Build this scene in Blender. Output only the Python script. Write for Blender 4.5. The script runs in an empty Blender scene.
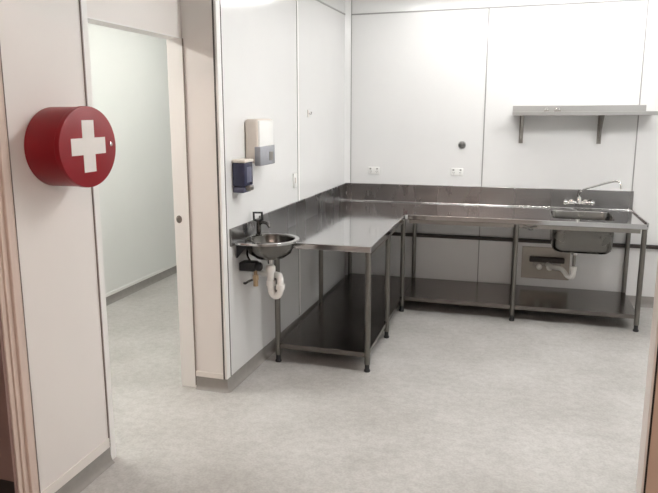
import bpy, bmesh, math, random
from mathutils import Vector, Matrix
random.seed(4)
SC = bpy.context.scene
COL = SC.collection
PI = math.pi

# ------------------------------------------------------------------ materials
def new_mat(name):
    m = bpy.data.materials.new(name); m.use_nodes = True
    nt = m.node_tree
    return m, nt, nt.nodes['Principled BSDF']

def mat(name, col, rough=.5, metal=0., spec=.5, coat=0., noise=0., scale=8., bump=0., bscale=40., rvar=0., stretch=(1,1,1), trans=0., alpha=1., ior=1.45):
    m, nt, b = new_mat(name)
    b.inputs['Base Color'].default_value = (*col, 1)
    b.inputs['Roughness'].default_value = rough
    b.inputs['Metallic'].default_value = metal
    b.inputs['Specular IOR Level'].default_value = spec
    b.inputs['Coat Weight'].default_value = coat
    b.inputs['Transmission Weight'].default_value = trans
    b.inputs['IOR'].default_value = ior
    N, L = nt.nodes, nt.links
    tc = N.new('ShaderNodeTexCoord'); mp = N.new('ShaderNodeMapping')
    mp.inputs['Scale'].default_value = stretch
    L.new(tc.outputs['Object'], mp.inputs['Vector'])
    nz = N.new('ShaderNodeTexNoise'); nz.inputs['Scale'].default_value = scale; nz.inputs['Detail'].default_value = 5
    L.new(mp.outputs['Vector'], nz.inputs['Vector'])
    if noise:
        mx = N.new('ShaderNodeMix'); mx.data_type = 'RGBA'
        mx.inputs['A'].default_value = (*[c*(1-noise) for c in col], 1)
        mx.inputs['B'].default_value = (*[min(1, c*(1+noise)) for c in col], 1)
        L.new(nz.outputs['Fac'], mx.inputs['Factor']); L.new(mx.outputs['Result'], b.inputs['Base Color'])
    if rvar:
        mr = N.new('ShaderNodeMapRange')
        mr.inputs['From Min'].default_value = .3; mr.inputs['From Max'].default_value = .7
        mr.inputs['To Min'].default_value = max(.02, rough-rvar); mr.inputs['To Max'].default_value = rough+rvar
        L.new(nz.outputs['Fac'], mr.inputs['Value']); L.new(mr.outputs['Result'], b.inputs['Roughness'])
    if bump:
        n2 = N.new('ShaderNodeTexNoise'); n2.inputs['Scale'].default_value = bscale
        L.new(mp.outputs['Vector'], n2.inputs['Vector'])
        bp = N.new('ShaderNodeBump'); bp.inputs['Strength'].default_value = bump; bp.inputs['Distance'].default_value = .01
        L.new(n2.outputs['Fac'], bp.inputs['Height']); L.new(bp.outputs['Normal'], b.inputs['Normal'])
    return m

def floor_mat():
    m, nt, b = new_mat('vinyl_floor')
    N, L = nt.nodes, nt.links
    tc = N.new('ShaderNodeTexCoord')
    big = N.new('ShaderNodeTexNoise'); big.inputs['Scale'].default_value = 1.3; big.inputs['Detail'].default_value = 8; big.inputs['Roughness'].default_value = .65
    mid = N.new('ShaderNodeTexNoise'); mid.inputs['Scale'].default_value = 22; mid.inputs['Detail'].default_value = 6
    fine = N.new('ShaderNodeTexNoise'); fine.inputs['Scale'].default_value = 75; fine.inputs['Detail'].default_value = 2
    for n in (big, mid, fine): L.new(tc.outputs['Object'], n.inputs['Vector'])
    def ramp(src, p0, c0, p1, c1):
        r = N.new('ShaderNodeValToRGB'); r.color_ramp.elements[0].position = p0; r.color_ramp.elements[0].color = (*c0, 1)
        r.color_ramp.elements[1].position = p1; r.color_ramp.elements[1].color = (*c1, 1)
        L.new(src, r.inputs['Fac']); return r.outputs['Color']
    c0 = None
    c1 = ramp(big.outputs['Fac'], .3, (.37,.355,.335), .7, (.53,.52,.505))
    c2 = ramp(mid.outputs['Fac'], .36, (.89,.885,.88), .62, (1,1,1))
    c3 = ramp(fine.outputs['Fac'], .36, (.89,.885,.88), .6, (1,1,1))
    def mul(a, c):
        x = N.new('ShaderNodeMix'); x.data_type = 'RGBA'; x.blend_type = 'MULTIPLY'; x.inputs['Factor'].default_value = 1
        L.new(a, x.inputs['A']); L.new(c, x.inputs['B']); return x.outputs['Result']
    L.new(mul(mul(c1, c2), c3), b.inputs['Base Color'])
    b.inputs['Roughness'].default_value = .42
    b.inputs['Specular IOR Level'].default_value = .4
    bp = N.new('ShaderNodeBump'); bp.inputs['Strength'].default_value = .12; bp.inputs['Distance'].default_value = .004
    L.new(fine.outputs['Fac'], bp.inputs['Height']); L.new(bp.outputs['Normal'], b.inputs['Normal'])
    return m

M = {}
M['wall'] = mat('white_panel', (.75,.75,.745), .16, noise=.02, scale=3, rvar=.04)
M['wall_warm'] = mat('warmlit_panel', (.80,.765,.735), .38, noise=.02, scale=3)  # cream tint puts the warm hall light into the white panels' colour
M['wall_cool'] = mat('store_panel', (.80,.81,.79), .45, noise=.02, scale=3)
M['ceil'] = mat('ceiling_white', (.82,.82,.80), .6, noise=.02)
M['floor'] = floor_mat()
M['cove'] = mat('coved_vinyl', (.27,.255,.24), .5, noise=.15, scale=20)
M['joint'] = mat('joint_grey', (.32,.32,.31), .4, noise=.05)
M['joint_warm'] = mat('joint_taupe', (.26,.22,.20), .45, noise=.05)
M['joint_dark'] = mat('gap_dark', (.10,.09,.085), .5, noise=.1)
M['trimwhite'] = mat('trim_white', (.84,.83,.81), .35, noise=.02)
M['trimcream'] = mat('trim_cream', (.80,.76,.72), .35, noise=.03)
M['tan'] = mat('tan_timber', (.66,.54,.47), .45, noise=.10, scale=6, stretch=(8,8,.6))
M['tanlight'] = mat('pale_tan_paint', (.64,.49,.39), .4, noise=.08, scale=5)
M['browndark'] = mat('dark_brown_panel', (.26,.165,.145), .55, noise=.1)  # plain dark brown base colour
M['steel'] = mat('brushed_steel', (.53,.53,.53), .10, metal=1, noise=.05, scale=4, rvar=.03)
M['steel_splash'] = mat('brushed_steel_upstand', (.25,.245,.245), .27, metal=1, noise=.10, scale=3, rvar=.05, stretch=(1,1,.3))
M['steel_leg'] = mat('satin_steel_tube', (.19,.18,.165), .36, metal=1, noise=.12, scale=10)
M['steel_shelf'] = mat('shaded_steel_shelf', (.17,.155,.145), .2, metal=1, noise=.12, scale=3, rvar=.05)  # base darkened to stand for the dark bench underside it reflects
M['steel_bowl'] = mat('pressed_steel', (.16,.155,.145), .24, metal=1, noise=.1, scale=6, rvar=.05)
M['steel_dark'] = mat('dull_steel', (.30,.285,.265), .38, metal=1, noise=.15, scale=9)
M['zinc'] = mat('pale_shelf_steel', (.40,.395,.385), .38, metal=.95, noise=.06, scale=5)
M['chrome'] = mat('chrome', (.72,.71,.69), .12, metal=1, noise=.03)
M['black'] = mat('black_plastic', (.015,.015,.017), .35, noise=.2)
M['darkmetal'] = mat('dark_chrome', (.10,.095,.09), .22, metal=1, noise=.2)
M['pvc'] = mat('white_pvc', (.80,.79,.76), .35, noise=.04, scale=20)
M['brass'] = mat('brass_fitting', (.42,.31,.20), .35, metal=1, noise=.2, scale=30)
M['red'] = mat('red_enamel', (.26,.006,.013), .36, noise=.06, scale=12)
M['redside'] = mat('red_enamel_case', (.24,.006,.012), .36, noise=.06, scale=12)
M['crosswhite'] = mat('white_vinyl_cross', (.78,.75,.72), .5, noise=.03, scale=40)
M['plastic'] = mat('white_plastic', (.82,.82,.80), .3, noise=.02)
M['offplastic'] = mat('beige_warmlit_plastic', (.74,.68,.62), .4, noise=.04)  # own beige on the soap lid; warm light painted onto the towel cover
M['greywin'] = mat('smoky_window', (.34,.35,.38), .15, noise=.12, scale=25)
M['navy'] = mat('dark_blue_plastic', (.035,.038,.075), .2, noise=.25, scale=14)
M['navy2'] = mat('blue_grey_plastic', (.10,.105,.16), .2, noise=.2, scale=14)
M['rail'] = mat('dark_brown_rail', (.030,.022,.019), .45, noise=.2)
M['gunmetal'] = mat('gunmetal_knob', (.13,.125,.12), .4, metal=.6, noise=.15)
M['greyplate'] = mat('grey_wall_plate', (.36,.33,.29), .4, metal=.5, noise=.15, scale=6)

def emis(name, col, s):
    m, nt, b = new_mat(name)
    b.inputs['Base Color'].default_value = (.8,.8,.8,1)
    b.inputs['Emission Color'].default_value = (*col, 1); b.inputs['Emission Strength'].default_value = s
    return m

# ------------------------------------------------------------------ mesh helpers
def bx(bm, x0, x1, y0, y1, z0, z1, bev=0., seg=2, mtx=None):
    r = bmesh.ops.create_cube(bm, size=1.0)
    vs = r['verts']
    for v in vs:
        v.co = Vector(((x0+x1)/2 + v.co.x*(x1-x0), (y0+y1)/2 + v.co.y*(y1-y0), (z0+z1)/2 + v.co.z*(z1-z0)))
    if bev:
        es = list({e for v in vs for e in v.link_edges})
        rb = bmesh.ops.bevel(bm, geom=es, offset=bev, segments=seg, profile=.5, affect='EDGES')
        vs = list({v for f in rb['faces'] for v in f.verts} | {v for v in vs if v.is_valid})
    if mtx is not None:
        bmesh.ops.transform(bm, matrix=mtx, verts=[v for v in vs if v.is_valid])
    return bm

def ring(bm, c, u, v, ru, rv, n):
    return [bm.verts.new(c + u*(ru*math.cos(2*PI*i/n)) + v*(rv*math.sin(2*PI*i/n))) for i in range(n)]

def bridge(bm, a, b):
    n = len(a)
    for i in range(n):
        try: bm.faces.new((a[i], a[(i+1) % n], b[(i+1) % n], b[i]))
        except ValueError: pass

def tube(bm, pts, r, n=14, cap=True):
    pts = [Vector(p) for p in pts]
    rs = r if isinstance(r, (list, tuple)) else [r]*len(pts)
    prev = None; first = None; nrm = None
    for i, p in enumerate(pts):
        if i == 0: d = pts[1]-pts[0]
        elif i == len(pts)-1: d = pts[-1]-pts[-2]
        else: d = (pts[i+1]-p).normalized() + (p-pts[i-1]).normalized()
        d.normalize()
        if nrm is None:
            nrm = d.orthogonal().normalized()
        else:
            nrm = (nrm - d*nrm.dot(d)).normalized()
        b = d.cross(nrm)
        rg = ring(bm, p, nrm, b, rs[i], rs[i], n)
        if prev: bridge(bm, prev, rg)
        else: first = rg
        prev = rg
    if cap:
        bm.faces.new(list(reversed(first))); bm.faces.new(prev)
    return bm

def smooth_path(pts, n=8):
    """Catmull-Rom through the points"""
    P = [Vector(p) for p in pts]; P = [P[0]*2-P[1]] + P + [P[-1]*2-P[-2]]
    out = []
    for i in range(1, len(P)-2):
        for k in range(n):
            t = k/n
            out.append(.5*((2*P[i]) + (P[i+1]-P[i-1])*t + (2*P[i-1]-5*P[i]+4*P[i+1]-P[i+2])*t*t + (3*P[i]-P[i-1]-3*P[i+1]+P[i+2])*t**3))
    out.append(P[-2]); return out

def lathe(bm, prof, c=(0,0,0), axis='z', n=32, su=1., sv=1.):
    """prof: list of (radius, height). closed at radius 0"""
    c = Vector(c)
    A = {'z': (Vector((1,0,0)), Vector((0,1,0)), Vector((0,0,1))), 'x': (Vector((0,1,0)), Vector((0,0,1)), Vector((1,0,0))), 'y': (Vector((0,0,1)), Vector((1,0,0)), Vector((0,1,0)))}[axis]
    prev = None
    for r, h in prof:
        if r < 1e-6:
            cur = [bm.verts.new(c + A[2]*h)]
        else:
            cur = ring(bm, c + A[2]*h, A[0], A[1], r*su, r*sv, n)
        if prev:
            if len(prev) == 1 and len(cur) > 1:
                for i in range(n): bm.faces.new((prev[0], cur[(i+1) % n], cur[i]))
            elif len(cur) == 1 and len(prev) > 1:
                for i in range(n): bm.faces.new((prev[i], prev[(i+1) % n], cur[0]))
            elif len(cur) > 1: bridge(bm, prev, cur)
        prev = cur
    return bm

def prism(bm, pts2, z0, z1, to=lambda x, y, z: (x, y, z)):
    a = [bm.verts.new(to(x, y, z0)) for x, y in pts2]; b = [bm.verts.new(to(x, y, z1)) for x, y in pts2]
    bridge(bm, a, b)
    bm.faces.new(list(reversed(a))); bm.faces.new(b)
    return bm

def obj(name, bm, m, parent=None, smooth=None):
    bmesh.ops.recalc_face_normals(bm, faces=bm.faces[:])
    me = bpy.data.meshes.new(name); bm.to_mesh(me); bm.free()
    me.materials.append(m)
    if smooth:
        for p in me.polygons: p.use_smooth = True
        me.set_sharp_from_angle(angle=math.radians(smooth))
    o = bpy.data.objects.new(name, me); COL.objects.link(o)
    if parent:
        o.parent = parent
        if parent.type == 'EMPTY': o.matrix_parent_inverse = parent.matrix_basis.inverted()   # meshes are laid out in world coordinates
    return o

def B(*a, **k): return bx(bmesh.new(), *a, **k)

def thing(name, label, cat, loc=(0,0,0), group=None):
    o = bpy.data.objects.new(name, None); COL.objects.link(o)
    o.location = loc; o.empty_display_size = .1
    return tag(o, label, cat, group)

def tag(o, label, cat, group=None):
    o['label'] = label; o['category'] = cat
    if group: o['group'] = group
    return o

def struct(name, bm, m, parent=None, smooth=None):
    o = obj(name, bm, m, parent, smooth)
    if parent is None: o['kind'] = 'structure'
    return o

# left kitchen wall runs slightly out of square: x as a function of y
SK = .0265
def xl(y): return SK*y
ang = math.atan(SK)
def LW(y):            # local frame on the left wall at depth y: +X out of the wall, +Y along it
    return Matrix.Translation((xl(y), y, 0)) @ Matrix.Rotation(-ang, 4, 'Z')

YN = -2.80            # face of the wall return
XW = -.302            # corridor wall face
YD = -3.725           # near edge of doorway
ZD = 2.236
CE = 2.90             # ceiling

# ------------------------------------------------------------------ room shell
struct('floor', B(-3.2, 5.2, -8.2, 1.2, -.1, 0), M['floor'])
struct('ceiling', B(-3.2, 5.2, -8.2, 1.2, CE, CE+.1), M['ceil'])
struct('wall_back', B(-.06, 5.2, 0, .1, 0, CE), M['wall'])
bm = bmesh.new(); prism(bm, [(xl(.1), .1), (xl(YN), YN), (XW-.1, YN), (XW-.1, .1)], 0, CE); struct('wall_left', bm, M['wall'])
# return beside the doorway, warm light painted into its colour: thin facing over the end of the wall
struct('wall_return', B(XW+.0, xl(YN)-.012, YN-.012, YN-.0005, .085, CE), M['wall_warm'])
# corridor wall with doorway
bm = bmesh.new(); bx(bm, XW-.1, XW, -4.30, YD-.045, 0, CE)
struct('wall_corridor', bm, M['wall_warm'])
struct('wall_header', B(XW-.1, XW, YD, YN-.012, ZD+.006, CE), M['wall_warm'])
# store room behind the doorway
struct('wall_store', B(-2.10, -2.0, -4.45, 1.2, 0, CE), M['wall_cool'])
struct('wall_store_end', B(-2.0, XW-.1, 1.1, 1.2, 0, CE), M['wall_cool'])
# side room at far left with its tan frame
struct('wall_side_room', B(-2.0, XW-.1, -4.45, -4.35, 0, CE), M['browndark'])
struct('wall_hall_left', B(-.4, XW, -8.2, -5.4, 0, CE), M['wall_warm'])
struct('wall_side_room_left', B(-2.1, -2.0, -8.2, -4.45, 0, CE), M['browndark'])
# hall: end of the wall at the right, its pale edge strip and tan facing, lintel over the camera's opening
struct('wall_hall_right', B(2.055, 5.2, -4.488, -4.440, 0, CE), M['wall'])
struct('wall_hall_facing', B(2.055, 5.2, -4.50, -4.4882, 0, CE), M['tanlight'])
struct('wall_lintel', B(XW, 2.03, -4.55, -4.40, 2.31, CE), M['wall_warm'])
struct('wall_hall_end', B(-3.2, 5.2, -8.2, -8.1, 0, CE), M['wall'])
struct('wall_right', B(4.6, 4.7, -4.4, 0, 0, CE), M['wall'])
struct('wall_hall_far_right', B(3.4, 3.5, -8.1, -4.5, 0, CE), M['wall_warm'])

# ---- trims
TN = [0]
def trim(bm, m, smooth=None):
    TN[0] += 1
    return struct('trim_%d' % TN[0], bm, m, smooth=smooth)
# horizontal cover joint at the top of the panels
trim(B(.05, 4.6, -.006, .001, 2.729, 2.742), M['joint'])
bm = bmesh.new(); bx(bm, 0, .006, -2.80, -.05, 2.729, 2.742, mtx=Matrix.Rotation(-ang, 4, 'Z')); trim(bm, M['joint'])
# corner cover, a narrow splayed strip with a grey joint line on its right
bm = bmesh.new(); prism(bm, [(-.03, -.052), (.0, -.052), (.052, -.002), (.052, .03), (-.03, .03)], 1.082, CE); trim(bm, M['wall'])
trim(B(.052, .058, -.006, .001, 1.082, CE), M['joint'])
# back wall panel joints
trim(B(1.353, 1.363, -.004, .001, .10, 2.729), M['joint'])
trim(B(2.678, 2.688, -.004, .001, .10, 2.729), M['joint'])
# left wall panel joint (pale strip with a thin grey edge)
bm = bmesh.new(); bx(bm, -.001, .006, -.016, .016, .10, CE, bev=.002, mtx=LW(-1.415)); trim(bm, M['trimwhite'])
bm = bmesh.new(); bx(bm, -.001, .004, -.006, .0, .10, CE, mtx=LW(-1.425)); trim(bm, M['joint'])
# panel end capping at the outer corner of the left wall
bm = bmesh.new(); bx(bm, -.012, .004, -.014, .040, .085, CE, bev=.002, mtx=LW(YN)); trim(bm, M['trimwhite'])
bm = bmesh.new(); bx(bm, -.001, .0055, .040, .048, .085, CE, mtx=LW(YN)); trim(bm, M['joint_dark'])
trim(B(xl(YN)-.022, xl(YN)-.012, YN-.016, YN-.004, .085, CE), M['joint_dark'])
# bottom rails of the warm panels
trim(B(XW, XW+.006, -4.30, YD-.045, .085, .135), M['trimcream'])
trim(B(XW, xl(YN)-.022, YN-.018, YN-.010, .085, .120), M['trimcream'])

# ---- doorway
bm = bmesh.new()
bx(bm, XW-.105, XW+.004, YN-.012, YN+.002, 0, ZD+.03, bev=.002)           # far jamb face
bx(bm, XW-.105, XW+.004, YD-.045, YD, 0, CE, bev=.002)                # near jamb
bx(bm, XW-.105, XW+.001, YD, YN-.012, ZD, ZD+.006)               # head
d1 = struct('door_1', bm, M['trimwhite'])
bm = bmesh.new()
lathe(bm, [(0,0), (.020,0), (.020,.003), (.012,.004), (.010,.001), (0,.001)], (0,0,0), 'y', 20)
bmesh.ops.transform(bm, matrix=Matrix.Translation((-.372, YN-.012, 1.131)) @ Matrix.Diagonal((1,-1,1.25,1)), verts=bm.verts[:])
obj('strike_plate', bm, M['steel_dark'], d1, 40)
bm = bmesh.new(); bx(bm, XW+.0005, XW+.006, YD-.053, YD-.0455, .085, CE)
bx(bm, XW+.003, XW+.009, YN-.019, YN-.0125, .02, ZD)
obj('joint_strip', bm, M['joint_warm'], d1)  # thin taupe strips along the jamb joints

# far left doorway frame: stepped tan architrave
bm = bmesh.new()
bx(bm, XW-.002, XW+.010, -4.325, -4.300, 0, CE, bev=.003)
bx(bm, XW-.10, XW+.024, -4.362, -4.325, 0, CE, bev=.004)
bx(bm, XW-.10, XW+.012, -4.388, -4.362, 0, CE, bev=.003)
bx(bm, XW-.10, XW+.004, -4.412, -4.388, 0, CE, bev=.003)
d2 = struct('door_2', bm, M['tan'])
obj('joint_strip', B(XW+.001, XW+.0125, -4.303, -4.3000, .02, CE), M['joint_warm'], d2)  # thin taupe strip where panel meets architrave
obj('reveal', B(XW-.10, XW-.002, -4.428, -4.4125, 0, CE), M['browndark'], d2)
obj('kick_plate', B(XW-.10, XW-.003, -4.4305, -4.4285, 0, .27), M['rail'], d2)
bm = bmesh.new(); bx(bm, XW-.05, XW-.006, -4.431, -4.4275, 1.13, 1.21, bev=.001); obj('strike_plate', bm, M['black'], d2)

# right-hand frame edge near the camera
trim(B(2.042, 2.048, -4.504, -4.435, 0, CE), M['trimcream'])
trim(B(2.048, 2.055, -4.496, -4.440, 0, CE), M['rail'])

# ---- coved skirtings
def cove(name, pts, h=.085, out=.030, parent=None):
    """pts: list of (x,y, nx,ny) along the wall"""
    prof = [(0.0, h), (.005, h), (.006, h*.55), (.010, h*.28), (out*.6, h*.09), (out, .0015), (0, .0015)]
    bm = bmesh.new(); prev = None
    for x, y, nx, ny in pts:
        cur = [bm.verts.new((x+nx*o, y+ny*o, z)) for o, z in prof]
        if prev: bridge(bm, prev, cur)
        prev = cur
    return struct(name, bm, M['cove'], smooth=40)
cove('baseboard_back', [(0, 0, 0, -1), (4.6, 0, 0, -1)], .10)
cove('baseboard_left', [(XW+.012, YN-.012, 0, -1), (xl(YN)-.004, YN-.012, .0, -1), (xl(YN), YN-.008, .8, -.6), (xl(YN)+.001, YN, 1, 0), (0, 0, 1, 0)], .085)
cove('baseboard_corridor', [(XW, -4.30, 1, 0), (XW, YD-.05, 1, 0)], .085)
cove('baseboard_store', [(-2.0, -4.35, 1, 0), (-2.0, 1.1, 1, 0)], .075)
trim(B(-2.0, -1.994, -4.35, 1.1, .075, .105), M['trimwhite'])
bm = B(-2.0, XW-.1, -4.47, -4.45, 0, .10); struct('baseboard_side_room', bm, M['rail'])

# ------------------------------------------------------------------ stainless L bench
D, L1, DB, X1, ZT = .752, 2.245, .789, 2.698, .90
SX0, SX1, SY0, SY1 = 1.990, 2.478, -.655, -.165          # bowl opening
bench = thing('steel_bench', 'large L-shaped stainless steel work bench with built-in sink along the back and left walls', 'bench', (.73, -.77, 0))
def rrect(x0, x1, y0, y1, r, k=5):
    out = []
    for cx, cy, a in ((x1-r, y1-r, 0), (x0+r, y1-r, 90), (x0+r, y0+r, 180), (x1-r, y0+r, 270)):
        for i in range(k+1):
            t = math.radians(a + 90*i/k); out.append((cx+r*math.cos(t), cy+r*math.sin(t)))
    return out
# top surface with a round-cornered opening
bm = bmesh.new()
def edge_loop(pts, z):
    vs = [bm.verts.new((x, y, z)) for x, y in pts]
    return [bm.edges.new((vs[i], vs[(i+1) % len(vs)])) for i in range(len(vs))]
outl = [(xl(-L1)+.002, -L1), (D-.006, -L1), (D, -L1+.006), (D, -DB-.02), (D+.02, -DB), (X1-.006, -DB), (X1, -DB+.006), (X1, -.002), (.0, -.002)]
es = edge_loop(outl, ZT) + edge_loop(rrect(SX0, SX1, SY0, SY1, .055), ZT)
bmesh.ops.triangle_fill(bm, use_beauty=True, use_dissolve=False, edges=es)
top = obj('benchtop', bm, M['steel'], bench)
sm = top.modifiers.new('t', 'SOLIDIFY'); sm.thickness = .044; sm.offset = -1
bv = top.modifiers.new('b', 'BEVEL'); bv.width = .006; bv.segments = 3; bv.limit_method = 'ANGLE'; bv.angle_limit = math.radians(50)
# make sure the fill faces up
for pl in top.data.polygons:
    if pl.normal.z < 0: pl.flip()
# splashbacks
bm = bmesh.new(); bx(bm, .726, X1, -.016, -.001, .895, 1.080, bev=.004); obj('splashback', bm, M['steel_splash'], bench)
bm = bmesh.new(); bx(bm, .012, .7245, -.016, -.001, .895, 1.080, bev=.004); obj('splashback', bm, M['steel_splash'], bench)
bm = bmesh.new(); bx(bm, .0005, .016, -L1, -.002, .895, 1.080, bev=.004, mtx=Matrix.Rotation(-ang, 4, 'Z')); obj('splashback', bm, M['steel_splash'], bench)
# rolled cove where the top turns up into the splashbacks
def fillet(name, p0, p1, n, rr=.014):
    bm = bmesh.new(); prev = None; n = Vector(n)
    prof = [(0, rr)] + [(rr - rr*math.cos(math.radians(a)), rr - rr*math.sin(math.radians(a))) for a in (15, 30, 45, 60, 75)] + [(rr, 0), (0, 0)]
    for p in (Vector(p0), Vector(p1)):
        cur = [bm.verts.new(p + n*a + Vector((0, 0, b))) for a, b in prof]
        if prev: bridge(bm, prev, cur); bm.faces.new(cur)
        else: bm.faces.new(list(reversed(cur)))
        prev = cur
    return obj(name, bm, M['steel'], bench, 50)
fillet('cove_strip', (.02, -.0165, ZT+.0005), (X1-.016, -.0165, ZT+.0005), (0, -1, 0), .009)
# raised right-hand end
bm = bmesh.new(); bx(bm, X1-.016, X1+.002, -DB, -.016, .875, .914, bev=.006, seg=3); obj('raised_end', bm, M['steel'], bench)
# frame rails under the top
bm = bmesh.new()
bx(bm, .78, X1-.05, -DB+.03, -DB+.06, .82, .856); bx(bm, .78, X1-.05, -.08, -.05, .82, .856)
bx(bm, .70, .73, -L1+.05, -.06, .82, .856); bx(bm, .055, .085, -L1+.05, -.06, .82, .856)
obj('under_frame', bm, M['steel_dark'], bench)
# legs with black adjustable feet
def leg(x, y, r=.0205):
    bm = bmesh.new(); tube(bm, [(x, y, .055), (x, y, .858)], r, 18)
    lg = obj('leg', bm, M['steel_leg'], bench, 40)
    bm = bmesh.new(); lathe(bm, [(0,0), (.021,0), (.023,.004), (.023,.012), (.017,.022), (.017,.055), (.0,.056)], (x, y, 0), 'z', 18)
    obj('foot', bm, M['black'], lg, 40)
LEGX, LEGI = D-.022, .066
for y in (-L1+.022, -1.50, -.768):
    leg(LEGX, y)
for y in (-L1+.022, -1.12, -.06):
    leg(LEGI, y)
leg(LEGX, -.055)
for x in (1.694, X1-.022):
    leg(x, -DB+.022); leg(x, -.055)
# undershelves with turned-down lips
def shelf(x0, x1, y0, y1, z=.145):
    bm = bmesh.new()
    bx(bm, x0, x1, y0, y1, z-.003, z)
    bx(bm, x0, x1, y0, y0+.003, z-.036, z-.003); bx(bm, x0, x1, y1-.003, y1, z-.036, z-.003)
    bx(bm, x0, x0+.003, y0, y1, z-.036, z-.003); bx(bm, x1-.003, x1, y0, y1, z-.036, z-.003)
    return obj('undershelf', bm, M['steel_shelf'], bench)
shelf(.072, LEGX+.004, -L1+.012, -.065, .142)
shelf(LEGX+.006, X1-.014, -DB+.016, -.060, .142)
# sink bowl: pressed shell hanging through the opening
bm = bmesh.new(); prev = None
lev = [(0.006, ZT-.001, .060), (.0, ZT-.012, .055), (-.002, .80, .058), (-.006, .65, .065), (-.012, .625, .075), (-.030, .604, .08), (-.060, .598, .07)]
for off, z, r in lev:
    cur = [bm.verts.new((x, y, z)) for x, y in rrect(SX0-off, SX1+off, SY0-off, SY1+off, r)]
    if prev: bridge(bm, prev, cur)
    prev = cur
cen = bm.verts.new(((SX0+SX1)/2-.035, (SY0+SY1)/2, .592))
for i in range(len(prev)): bm.faces.new((prev[i], prev[(i+1) % len(prev)], cen))
bowl = obj('sink_bowl', bm, M['steel_bowl'], bench, 50)
sm = bowl.modifiers.new('t', 'SOLIDIFY'); sm.thickness = .004; sm.offset = 0
bm = bmesh.new(); lathe(bm, [(0,.001), (.03,.001), (.042,.006), (.045,.004), (.045,.0), (.03,-.004), (.03,-.05), (0,-.05)], ((SX0+SX1)/2-.035, (SY0+SY1)/2, .598), 'z', 24)
obj('drain', bm, M['chrome'], bowl, 40)
# small bent bracket under the front edge
bm = bmesh.new()
tube(bm, smooth_path([(1.735, -DB+.05, .862), (1.745, -DB+.035, .838), (1.79, -DB+.03, .828), (1.83, -DB+.03, .838), (1.86, -DB+.035, .842)], 5), .007, 10)
tube(bm, smooth_path([(1.79, -DB+.03, .828), (1.80, -DB+.03, .812), (1.83, -DB+.03, .815)], 5), .006, 10)
obj('bracket', bm, M['darkmetal'], bench, 40)

# ------------------------------------------------------------------ bench tap
tp = thing('mixer_tap', 'chrome wall mixer tap with long swivel spout above the bench sink', 'tap', (2.235, -.02, .96))
bm = bmesh.new()
tube(bm, [(2.16, -.075, .965), (2.31, -.075, .965)], .017, 16)
lathe(bm, [(0,0), (.026,0), (.026,.02), (.022,.045), (.018,.06), (.0,.062)], (2.235, -.075, .958), 'z', 20)
obj('body', bm, M['chrome'], tp, 40)
for x in (2.175, 2.295):
    bm = bmesh.new(); tube(bm, [(x, -.0165, .965), (x, -.075, .965)], .012, 14); lathe(bm, [(0,-.0), (.028,-.0), (.024,-.012), (.012,-.016), (.0,-.016)], (x, -.0165, .965), 'y', 20)
    obj('inlet', bm, M['chrome'], tp, 40)
for s, x in ((-1, 2.16), (1, 2.31)):
    bm = bmesh.new(); lathe(bm, [(0,0), (.016,0), (.018,.01), (.018,.022), (.023,.026), (.023,.05), (.017,.058), (0,.06)] if s > 0 else [(0,0), (.016,0), (.018,-.01), (.018,-.022), (.023,-.026), (.023,-.05), (.017,-.058), (0,-.06)], (x, -.075, .965), 'x', 20)
    for k in range(4):
        a = PI/4 + k*PI/2
        tube(bm, [(x+s*.04, -.075, .965), (x+s*.04, -.075+.034*math.cos(a), .965+.034*math.sin(a))], [.007, .006], 8)
    obj('handle', bm, M['chrome'], tp, 40)
bm = bmesh.new()
tube(bm, smooth_path([(2.235, -.075, 1.01), (2.236, -.078, 1.05), (2.26, -.10, 1.088), (2.34, -.16, 1.125), (2.44, -.235, 1.17), (2.505, -.27, 1.190), (2.538, -.292, 1.180), (2.548, -.30, 1.148), (2.548, -.30, 1.125)], 6), .0085, 14)
obj('spout', bm, M['chrome'], tp, 50)

# ------------------------------------------------------------------ plumbing below the sink
wt = thing('waste_pipe', 'white plastic waste trap hanging below the bench sink bowl', 'pipe', ((SX0+SX1)/2-.035, -.41, .40))
cx, cy = (SX0+SX1)/2-.035, (SY0+SY1)/2
bm = bmesh.new(); tube(bm, [(cx, cy, .54), (cx, cy, .415)], .014, 16); obj('tail_pipe', bm, M['steel_dark'], wt, 40)
bm = bmesh.new(); lathe(bm, [(0,0), (.027,0), (.027,.035), (.02,.04), (0,.04)], (cx, cy, .40), 'z', 20); obj('collar', bm, M['pvc'], wt, 40)
bm = bmesh.new(); tube(bm, smooth_path([(cx, cy, .405), (cx, cy, .36), (cx-.012, cy+.012, .335), (cx-.045, cy+.04, .335), (cx-.07, cy+.06, .365), (cx-.10, cy+.10, .385), (cx-.16, cy+.20, .372), (cx-.20, -.07, .362)], 6), .021, 16); obj('trap_bend', bm, M['pvc'], wt, 50)
bm = bmesh.new(); lathe(bm, [(0,0), (.029,0), (.029,.03), (0,.03)], (cx-.185, cy+.25, .353), 'y', 20); obj('collar', bm, M['pvc'], wt, 40)

pl = thing('wall_plate', 'grey service plate with dark ledge fixed to the wall under the sink', 'panel', (1.97, 0, .25))
bm = bmesh.new(); bx(bm, 1.765, 2.20, -.010, -.0005, .205, .515, bev=.003); obj('backing', bm, M['greyplate'], pl)
bm = bmesh.new(); bx(bm, 1.835, 2.15, -.060, -.010, .375, .425, bev=.008); obj('ledge', bm, M['rail'], pl)
bm = bmesh.new(); bx(bm, 1.865, 2.12, -.052, -.010, .335, .374, bev=.006); obj('tray', bm, M['steel_dark'], pl)
bm = bmesh.new(); lathe(bm, [(0,0), (.024,0), (.027,-.01), (.027,-.028), (.02,-.034), (0,-.035)], (1.925, -.053, .335), 'y', 20); obj('cap', bm, M['pvc'], pl, 40)

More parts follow.
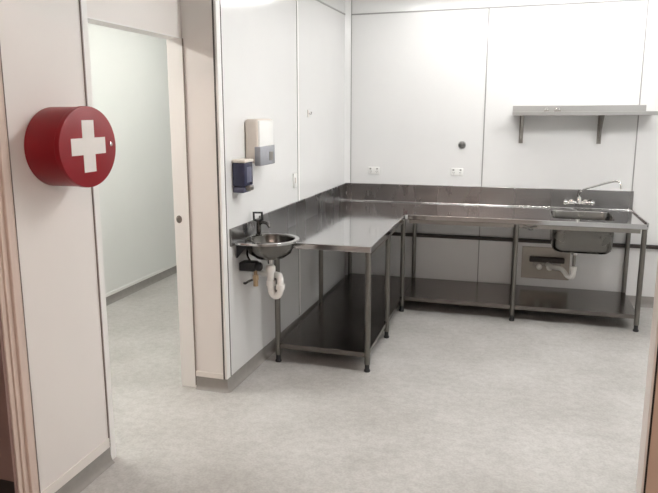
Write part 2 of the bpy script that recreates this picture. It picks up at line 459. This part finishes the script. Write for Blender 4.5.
# long dark rail on the back wall
rl = thing('wall_rail', 'long dark brown rail running along the back wall behind the bench legs', 'rail', (2, 0, .574))
bm = bmesh.new(); bx(bm, .06, 4.58, -.034, -.012, .556, .592, bev=.006); obj('bar', bm, M['rail'], rl)
for x in (.35, 1.2, 2.0, 2.62, 3.6):
    bm = bmesh.new(); bx(bm, x-.02, x+.02, -.013, -.0005, .560, .588); obj('standoff', bm, M['rail'], rl)

# ------------------------------------------------------------------ hand basin on the left wall
YB, ZB = -2.475, .970
BX = .105
hb = thing('hand_basin', 'small round-fronted stainless hand basin on the left wall at the bench end', 'basin', (xl(YB), YB, ZB-.16))
def dpts(r, back, half, k=20):
    pts = [(back, YB+half), (BX-.02, YB+half)] if half > r+.001 else [(back, YB+r)]
    for i in range(k+1):
        t = PI/2 - PI*i/k; pts.append((BX+r*math.cos(t), YB+r*math.sin(t)))
    pts += [(BX-.02, YB-half), (back, YB-half)] if half > r+.001 else [(back, YB-r)]
    return pts
# rim plate with a round hole
bm = bmesh.new()
r1 = dpts(.205, -.058, .2051)
es = edge_loop(r1, ZB) + edge_loop([(BX+.008+.168*math.cos(2*PI*i/40), YB+.168*math.sin(2*PI*i/40)) for i in range(40)], ZB)
bmesh.ops.triangle_fill(bm, use_beauty=True, use_dissolve=False, edges=es)
rim = obj('rim', bm, M['steel'], hb)
for p_ in rim.data.polygons:
    if p_.normal.z < 0: p_.flip()
sm = rim.modifiers.new('t', 'SOLIDIFY'); sm.thickness = .016; sm.offset = -1
bv = rim.modifiers.new('b', 'BEVEL'); bv.width = .005; bv.segments = 3; bv.limit_method = 'ANGLE'; bv.angle_limit = math.radians(50)
bm = bmesh.new()
lathe(bm, [(.1675, -.002), (.166, -.014), (.160, -.05), (.140, -.095), (.10, -.125), (.05, -.138), (.028, -.141), (.0, -.143)], (BX+.008, YB, ZB), 'z', 40)
bowl2 = obj('bowl', bm, M['steel_bowl'], hb, 60); sm = bowl2.modifiers.new('t', 'SOLIDIFY'); sm.thickness = .003; sm.offset = 0
bm = bmesh.new(); lathe(bm, [(0,.004), (.02,.004), (.03,.008), (.03,0), (.022,-.005), (.022,-.03), (0,-.03)], (BX+.008, YB, ZB-.141), 'z', 20); obj('drain', bm, M['chrome'], bowl2, 40)
bm = bmesh.new(); bx(bm, .0005, .012, -.24, .224, .95, 1.066, bev=.003, mtx=LW(YB)); obj('splashback', bm, M['steel_splash'], hb)
bm = bmesh.new(); prism(bm, [(-.06, ZB-.016), (.02, ZB-.016), (-.055, ZB-.11), (-.062, ZB-.11)], YB-.165, YB-.150, lambda x, z, y: (x, y, z)); obj('bracket', bm, M['black'], hb)
bm = bmesh.new(); prism(bm, [(-.06, ZB-.016), (.02, ZB-.016), (-.055, ZB-.11), (-.062, ZB-.11)], YB+.15, YB+.165, lambda x, z, y: (x, y, z)); obj('bracket', bm, M['black'], hb)

bt = thing('basin_tap', 'black single-lever tap standing on the back rim of the hand basin', 'tap', (.0, YB+.085, ZB))
tx, ty = .0, YB+.085
bm = bmesh.new(); lathe(bm, [(0,0), (.024,0), (.024,.006), (.017,.012), (.016,.085), (.014,.10), (0,.10)], (tx, ty, ZB), 'z', 20); obj('body', bm, M['darkmetal'], bt, 40)
bm = bmesh.new(); tube(bm, smooth_path([(tx, ty, ZB+.070), (tx+.03, ty-.01, ZB+.092), (tx+.07, ty-.025, ZB+.088), (tx+.092, ty-.033, ZB+.065)], 5), .010, 12); obj('spout', bm, M['darkmetal'], bt, 50)
bm = bmesh.new()
hl = [Vector((tx-.034, ty, ZB+.105)), Vector((tx-.036, ty, ZB+.155)), Vector((tx+.026, ty-.005, ZB+.158)), Vector((tx+.030, ty-.005, ZB+.112)), Vector((tx+.002, ty, ZB+.096))]
tube(bm, [hl[4], hl[0], hl[1], hl[2], hl[3], hl[4]], .0095, 10); obj('lever', bm, M['black'], bt, 30)

bt2 = thing('bottle_trap', 'white plastic trap with bends hanging under the hand basin', 'pipe', (BX, YB, .55))
px_, py_ = BX+.008, YB
bm = bmesh.new(); lathe(bm, [(0,0), (.03,0), (.034,.012), (.034,.04), (.026,.05), (0,.05)], (px_, py_, .735), 'z', 20); obj('collar', bm, M['pvc'], bt2, 40)
bm = bmesh.new(); tube(bm, smooth_path([(px_, py_, .745), (px_, py_, .66), (px_+.004, py_, .605), (px_+.025, py_, .575), (px_+.052, py_, .58), (px_+.07, py_, .615), (px_+.07, py_, .665), (px_+.06, py_+.015, .70), (px_+.02, py_+.06, .705), (-.055, py_+.12, .70)], 7), .0225, 16); obj('trap_bend', bm, M['pvc'], bt2, 50)
bm = bmesh.new(); lathe(bm, [(0,0), (.031,0), (.031,.032), (0,.032)], (px_+.002, py_, .645), 'z', 20); obj('collar', bm, M['pvc'], bt2, 40)
bm = bmesh.new(); lathe(bm, [(0,0), (.031,0), (.031,.032), (0,.032)], (px_+.07, py_, .625), 'z', 20); obj('collar', bm, M['pvc'], bt2, 40)

kv = thing('stop_valve', 'black valve with brass fitting and hose under the hand basin', 'valve', (-.06, YB-.06, .70))
bm = bmesh.new(); bx(bm, xl(YB)+.001, .045, YB-.125, YB-.03, .762, .822, bev=.01); lathe(bm, [(0,0), (.026,0), (.03,.01), (.03,.03), (.02,.04), (0,.04)], (.042, YB-.08, .79), 'x', 18); obj('body', bm, M['black'], kv, 40)
bm = bmesh.new(); tube(bm, [(.035, YB-.075, .78), (.035, YB-.075, .725)], .012, 14); lathe(bm, [(0,0), (.022,0), (.022,.03), (0,.03)], (.035, YB-.075, .70), 'z', 6); lathe(bm, [(0,0), (.017,0), (.017,.045), (0,.045)], (.035, YB-.075, .655), 'z', 16); obj('brass_fitting', bm, M['brass'], kv, 40)
bm = bmesh.new(); tube(bm, smooth_path([(.035, YB-.075, .705), (-.02, YB-.06, .68), (xl(YB)+.015, YB-.05, .66), (xl(YB)+.002, YB-.045, .66)], 5), .008, 10)
obj('hose', bm, M['darkmetal'], kv, 50); bm = bmesh.new(); tube(bm, smooth_path([(-.01, YB-.05, .815), (-.035, YB-.04, .85), (-.05, YB+.0, .89), (-.047, YB+.06, .955)], 5), .007, 10); obj('hose', bm, M['darkmetal'], kv, 50)

# ------------------------------------------------------------------ dispensers on the left wall
sd = thing('soap_dispenser', 'dark blue soap dispenser on the left wall above the hand basin', 'dispenser', (xl(-2.59), -2.59, 1.30))
m_ = LW(-2.59)
bm = bmesh.new(); bx(bm, .001, .092, -.065, .065, 1.330, 1.485, bev=.012, seg=3, mtx=m_); obj('tank', bm, M['navy'], sd, 50)
bm = bmesh.new(); bx(bm, .001, .096, -.068, .068, 1.483, 1.503, bev=.006, mtx=m_); obj('lid', bm, M['offplastic'], sd, 50)
bm = bmesh.new(); bx(bm, .001, .080, -.060, .060, 1.290, 1.330, bev=.008, mtx=m_); obj('base', bm, M['navy2'], sd, 50)
bm = bmesh.new(); bx(bm, .070, .112, -.030, .030, 1.303, 1.337, bev=.006, mtx=m_); obj('push_button', bm, M['steel_dark'], sd, 50)
bm = bmesh.new(); bx(bm, .0915, .0935, -.035, .035, 1.355, 1.455, bev=.0008, mtx=m_); obj('sight_window', bm, M['navy2'], sd)

td = thing('towel_dispenser', 'white paper towel dispenser with smoky lower window, behind the blue soap dispenser', 'dispenser', (xl(-2.285), -2.285, 1.44))
m_ = LW(-2.325)
bm = bmesh.new(); bx(bm, .001, .102, -.128, .128, 1.46, 1.755, bev=.022, seg=4, mtx=m_); obj('cover', bm, M['offplastic'], td, 50)  # beige puts the warm light on this white case into its colour
bm = bmesh.new(); bx(bm, .080, .108, -.120, .123, 1.475, 1.745, bev=.008, seg=3, mtx=m_); obj('front_panel', bm, M['plastic'], td, 50)
bm = bmesh.new(); bx(bm, .072, .116, -.131, .124, 1.448, 1.575, bev=.006, seg=2, mtx=m_); obj('window', bm, M['greywin'], td, 50)
bm = bmesh.new(); bx(bm, .1155, .1185, .02, .08, 1.475, 1.535, bev=.001, mtx=m_); obj('inspection_slot', bm, M['steel_dark'], td)

# light switch and hook on the left wall
ls = thing('light_switch', 'small white light switch on the left wall beside the panel joint', 'switch', (xl(-1.50), -1.50, 1.21))
m_ = LW(-1.515)
bm = bmesh.new(); bx(bm, .0005, .010, -.038, .038, 1.20, 1.315, bev=.003, mtx=m_); obj('plate', bm, M['plastic'], ls)
bm = bmesh.new(); bx(bm, .009, .016, -.012, .012, 1.235, 1.28, bev=.002, mtx=m_); obj('rocker', bm, M['trimcream'], ls)
hk = thing('wall_hook', 'tiny grey hook high on the left wall near the room corner', 'hook', (xl(-1.15), -1.15, 1.78))
m_ = LW(-1.165)
bm = bmesh.new(); bx(bm, .0005, .006, -.018, .018, 1.755, 1.815, bev=.002, mtx=m_); obj('plate', bm, M['trimcream'], hk)
bm = bmesh.new(); tube(bm, [m_ @ Vector(q) for q in [(.005,0,1.785), (.025,0,1.78), (.03,0,1.80)]], .005, 8); obj('peg', bm, M['chrome'], hk, 50)

# ------------------------------------------------------------------ back wall fittings
def outlet(x, z, label):
    t = thing('power_outlet', label, 'outlet', (x, 0, z), 'double power outlets on the back wall')
    bm = bmesh.new(); bx(bm, x-.058, x+.058, -.011, -.0005, z-.036, z+.036, bev=.004); obj('plate', bm, M['plastic'], t, 50)
    for s in (-1, 1):
        bm = bmesh.new(); bx(bm, x+s*.034-.009, x+s*.034+.009, -.015, -.010, z+.010, z+.026, bev=.002); obj('rocker', bm, M['joint'], t)
        bm = bmesh.new()
        for dx, a in ((-.007, .5), (.007, -.5)):
            bx(bm, -.0016, .0016, -.0118, -.0105, -.006, .006, mtx=Matrix.Translation((x+s*.030+dx, 0, z-.008)) @ Matrix.Rotation(a, 4, 'Y'))
        bx(bm, x+s*.030-.0016, x+s*.030+.0016, -.0118, -.0105, z-.026, z-.016)
        obj('socket', bm, M['joint_dark'], t)
    return t
outlet(.297, 1.214, 'left white double power outlet on the back wall, nearest the room corner')
outlet(1.121, 1.218, 'white double power outlet on the back wall below the round dark grey fitting')

kn = thing('round_fitting', 'round dark grey domed fitting on the middle of the back wall', 'fitting', (1.159, 0, 1.478))
bm = bmesh.new(); lathe(bm, [(0,.0005), (.036,.0005), (.038,-.006), (.032,-.010), (0,-.010)], (1.159, 0, 1.478), 'y', 28); obj('rose', bm, M['joint'], kn, 40)
bm = bmesh.new(); lathe(bm, [(0,-.010), (.028,-.010), (.029,-.020), (.024,-.028), (.012,-.032), (0,-.032)], (1.159, 0, 1.478), 'y', 28); obj('dome', bm, M['gunmetal'], kn, 40)

# ------------------------------------------------------------------ wall shelf
sh = thing('wall_shelf', 'stainless steel wall shelf on two brackets high on the back wall', 'shelf', (2.2, 0, 1.79))
bm = bmesh.new()
bx(bm, 1.612, 2.79, -.302, -.004, 1.787, 1.791)
bx(bm, 1.612, 2.79, -.304, -.300, 1.757, 1.791, bev=.0015)
bx(bm, 1.612, 1.616, -.302, -.004, 1.760, 1.787); bx(bm, 2.786, 2.79, -.302, -.004, 1.760, 1.787)
obj('shelf_board', bm, M['zinc'], sh)
bm = bmesh.new(); bx(bm, 1.612, 2.74, -.008, -.001, 1.785, 1.846, bev=.002); obj('upstand', bm, M['zinc'], sh)
for x in (1.697, 2.372):
    bm = bmesh.new()
    bx(bm, x-.019, x+.019, -.012, -.0008, 1.50, 1.786, bev=.002)
    prism(bm, [(-.012, 1.786), (-.27, 1.786), (-.27, 1.768), (-.04, 1.53), (-.012, 1.53)], x-.004, x+.004, lambda y, z, xx: (xx, y, z))
    bx(bm, x-.015, x+.015, -.28, -.012, 1.779, 1.786)
    obj('bracket', bm, M['steel_dark'], sh)
# two small metal clips left on the shelf
for (x, w_, lb) in ((1.905, .022, 'left of two tiny dark clips lying on the wall shelf'), (2.0, .030, 'right of two tiny clips lying on the wall shelf')):
    t = thing('metal_clip', lb, 'clip', (x, -.10, 1.791), 'small clips on the wall shelf')
    bm = bmesh.new(); bx(bm, x-w_, x+w_, -.12, -.09, 1.7915, 1.806, bev=.003); obj('jaw', bm, M['steel_dark'], t)
    bm = bmesh.new(); tube(bm, smooth_path([(x-w_*.5, -.105, 1.806), (x-w_*.4, -.105, 1.822), (x+w_*.4, -.105, 1.822), (x+w_*.5, -.105, 1.806)], 4), .003, 8); obj('loop', bm, M['chrome'], t, 40)

# ------------------------------------------------------------------ first aid cabinet
CYB, CZB = -4.012, 1.652
fa = thing('first_aid_cabinet', 'round red first aid cabinet with white cross on the corridor wall', 'cabinet', (XW, CYB, CZB))
def drum(x0, x1, r, bev, sy=1.13):
    bm = bmesh.new()
    lathe(bm, [(0, x0), (r-.002, x0), (r, x0+.002), (r, x1-bev), (r-bev*.3, x1-bev*.3), (r-bev, x1), (0, x1)], (0, CYB, CZB), 'x', 64, su=sy, sv=1.0)
    return bm
obj('case', drum(XW-.0005, XW+.150, .173, .002), M['redside'], fa, 35)
dr = obj('door', drum(XW+.151, XW+.177, .1755, .005), M['red'], fa, 35)
bm = bmesh.new()
hw, hz, aw, az = .118, .112, .041, .036
prism(bm, [(-aw,-hz), (aw,-hz), (aw,-az), (hw,-az), (hw,az), (aw,az), (aw,hz), (-aw,hz), (-aw,az), (-hw,az), (-hw,-az), (-aw,-az)], XW+.1768, XW+.1785, lambda y, z, x: (x, CYB-.004+y, CZB+.004+z))
obj('cross', bm, M['crosswhite'], dr)
bm = bmesh.new(); lathe(bm, [(0,0), (.010,0), (.010,.006), (.007,.008), (0,.008)], (XW+.1768, CYB+.152, CZB+.006), 'x', 16); obj('lock', bm, M['chrome'], dr, 40)

# ------------------------------------------------------------------ lights
def batten(x, y, z, length, axis, label, strength, col=(1,.985,.965)):
    t = thing('ceiling_light', label, 'light', (x, y, z), 'fluorescent ceiling lights')
    hx, hy = (length/2, .06) if axis == 'x' else (.06, length/2)
    bm = bmesh.new(); bx(bm, x-hx, x+hx, y-hy, y+hy, z+.03, CE-.0005, bev=.006); obj('housing', bm, M['plastic'], t)
    f = .85
    bm = bmesh.new(); bx(bm, x-hx*.985 if axis == 'x' else x-hx*f, x+hx*.985 if axis == 'x' else x+hx*f, y-hy*f if axis == 'x' else y-hy*.985, y+hy*f if axis == 'x' else y+hy*.985, z, z+.032, bev=.008)
    obj('diffuser', bm, emis('diffuser_glow', col, strength), t)
batten(1.15, -.62, 2.82, 1.25, 'x', 'white fluorescent light on the ceiling above the bench corner', 18)
batten(2.45, -.62, 2.82, 1.25, 'x', 'white fluorescent light on the ceiling above the bench sink', 27)
batten(1.55, -2.6, 2.82, 1.25, 'x', 'white fluorescent light on the ceiling over the middle of the room', 74)
batten(3.5, -2.2, 2.82, 1.25, 'x', 'added ceiling light over the right of the room, brightening the back right wall', 72)  # unseen extra lamp, added to brighten the back right wall
batten(-.85, -1.0, 2.80, 1.25, 'y', 'added ceiling light in the store room, far from the doorway, brightening its wall', 34, (1,1,.94))  # second store lamp, added to lift the store wall
batten(-1.55, -3.4, 2.70, 1.25, 'y', 'white fluorescent light on the store room ceiling beside the doorway', 98, (1,1,.94))
batten(1.0, -6.2, 2.62, 1.25, 'x', 'warm white ceiling light in the hall', 58, (1,.78,.68))

w = bpy.data.worlds.new('World'); SC.world = w; w.use_nodes = True
w.node_tree.nodes['Background'].inputs['Color'].default_value = (.9,.92,1,1)
w.node_tree.nodes['Background'].inputs['Strength'].default_value = .15

# ------------------------------------------------------------------ camera
cd = bpy.data.cameras.new('camera'); co = bpy.data.objects.new('camera', cd); COL.objects.link(co)
R = Vector((0.95483736, 0.29708626, -0.00503609)); U = Vector((-0.04938505, 0.17539172, 0.9832593)); F = Vector((-0.29299612, 0.93860401, -0.18214219))
mx = Matrix((( R.x, U.x, -F.x, 1.63816722), (R.y, U.y, -F.y, -6.41765588), (R.z, U.z, -F.z, 1.7962741), (0,0,0,1)))
co.matrix_world = mx
cd.sensor_fit = 'HORIZONTAL'; cd.sensor_width = 36; cd.lens = 36*643.535/658
cd.shift_x = 17.02/658; cd.shift_y = -15.05/658
cd.clip_start = .05
SC.camera = co
SC.view_settings.view_transform = 'Standard'; SC.view_settings.look = 'None'
SC.view_settings.gamma = 1; SC.view_settings.use_curve_mapping = False
SC.view_settings.exposure = .14
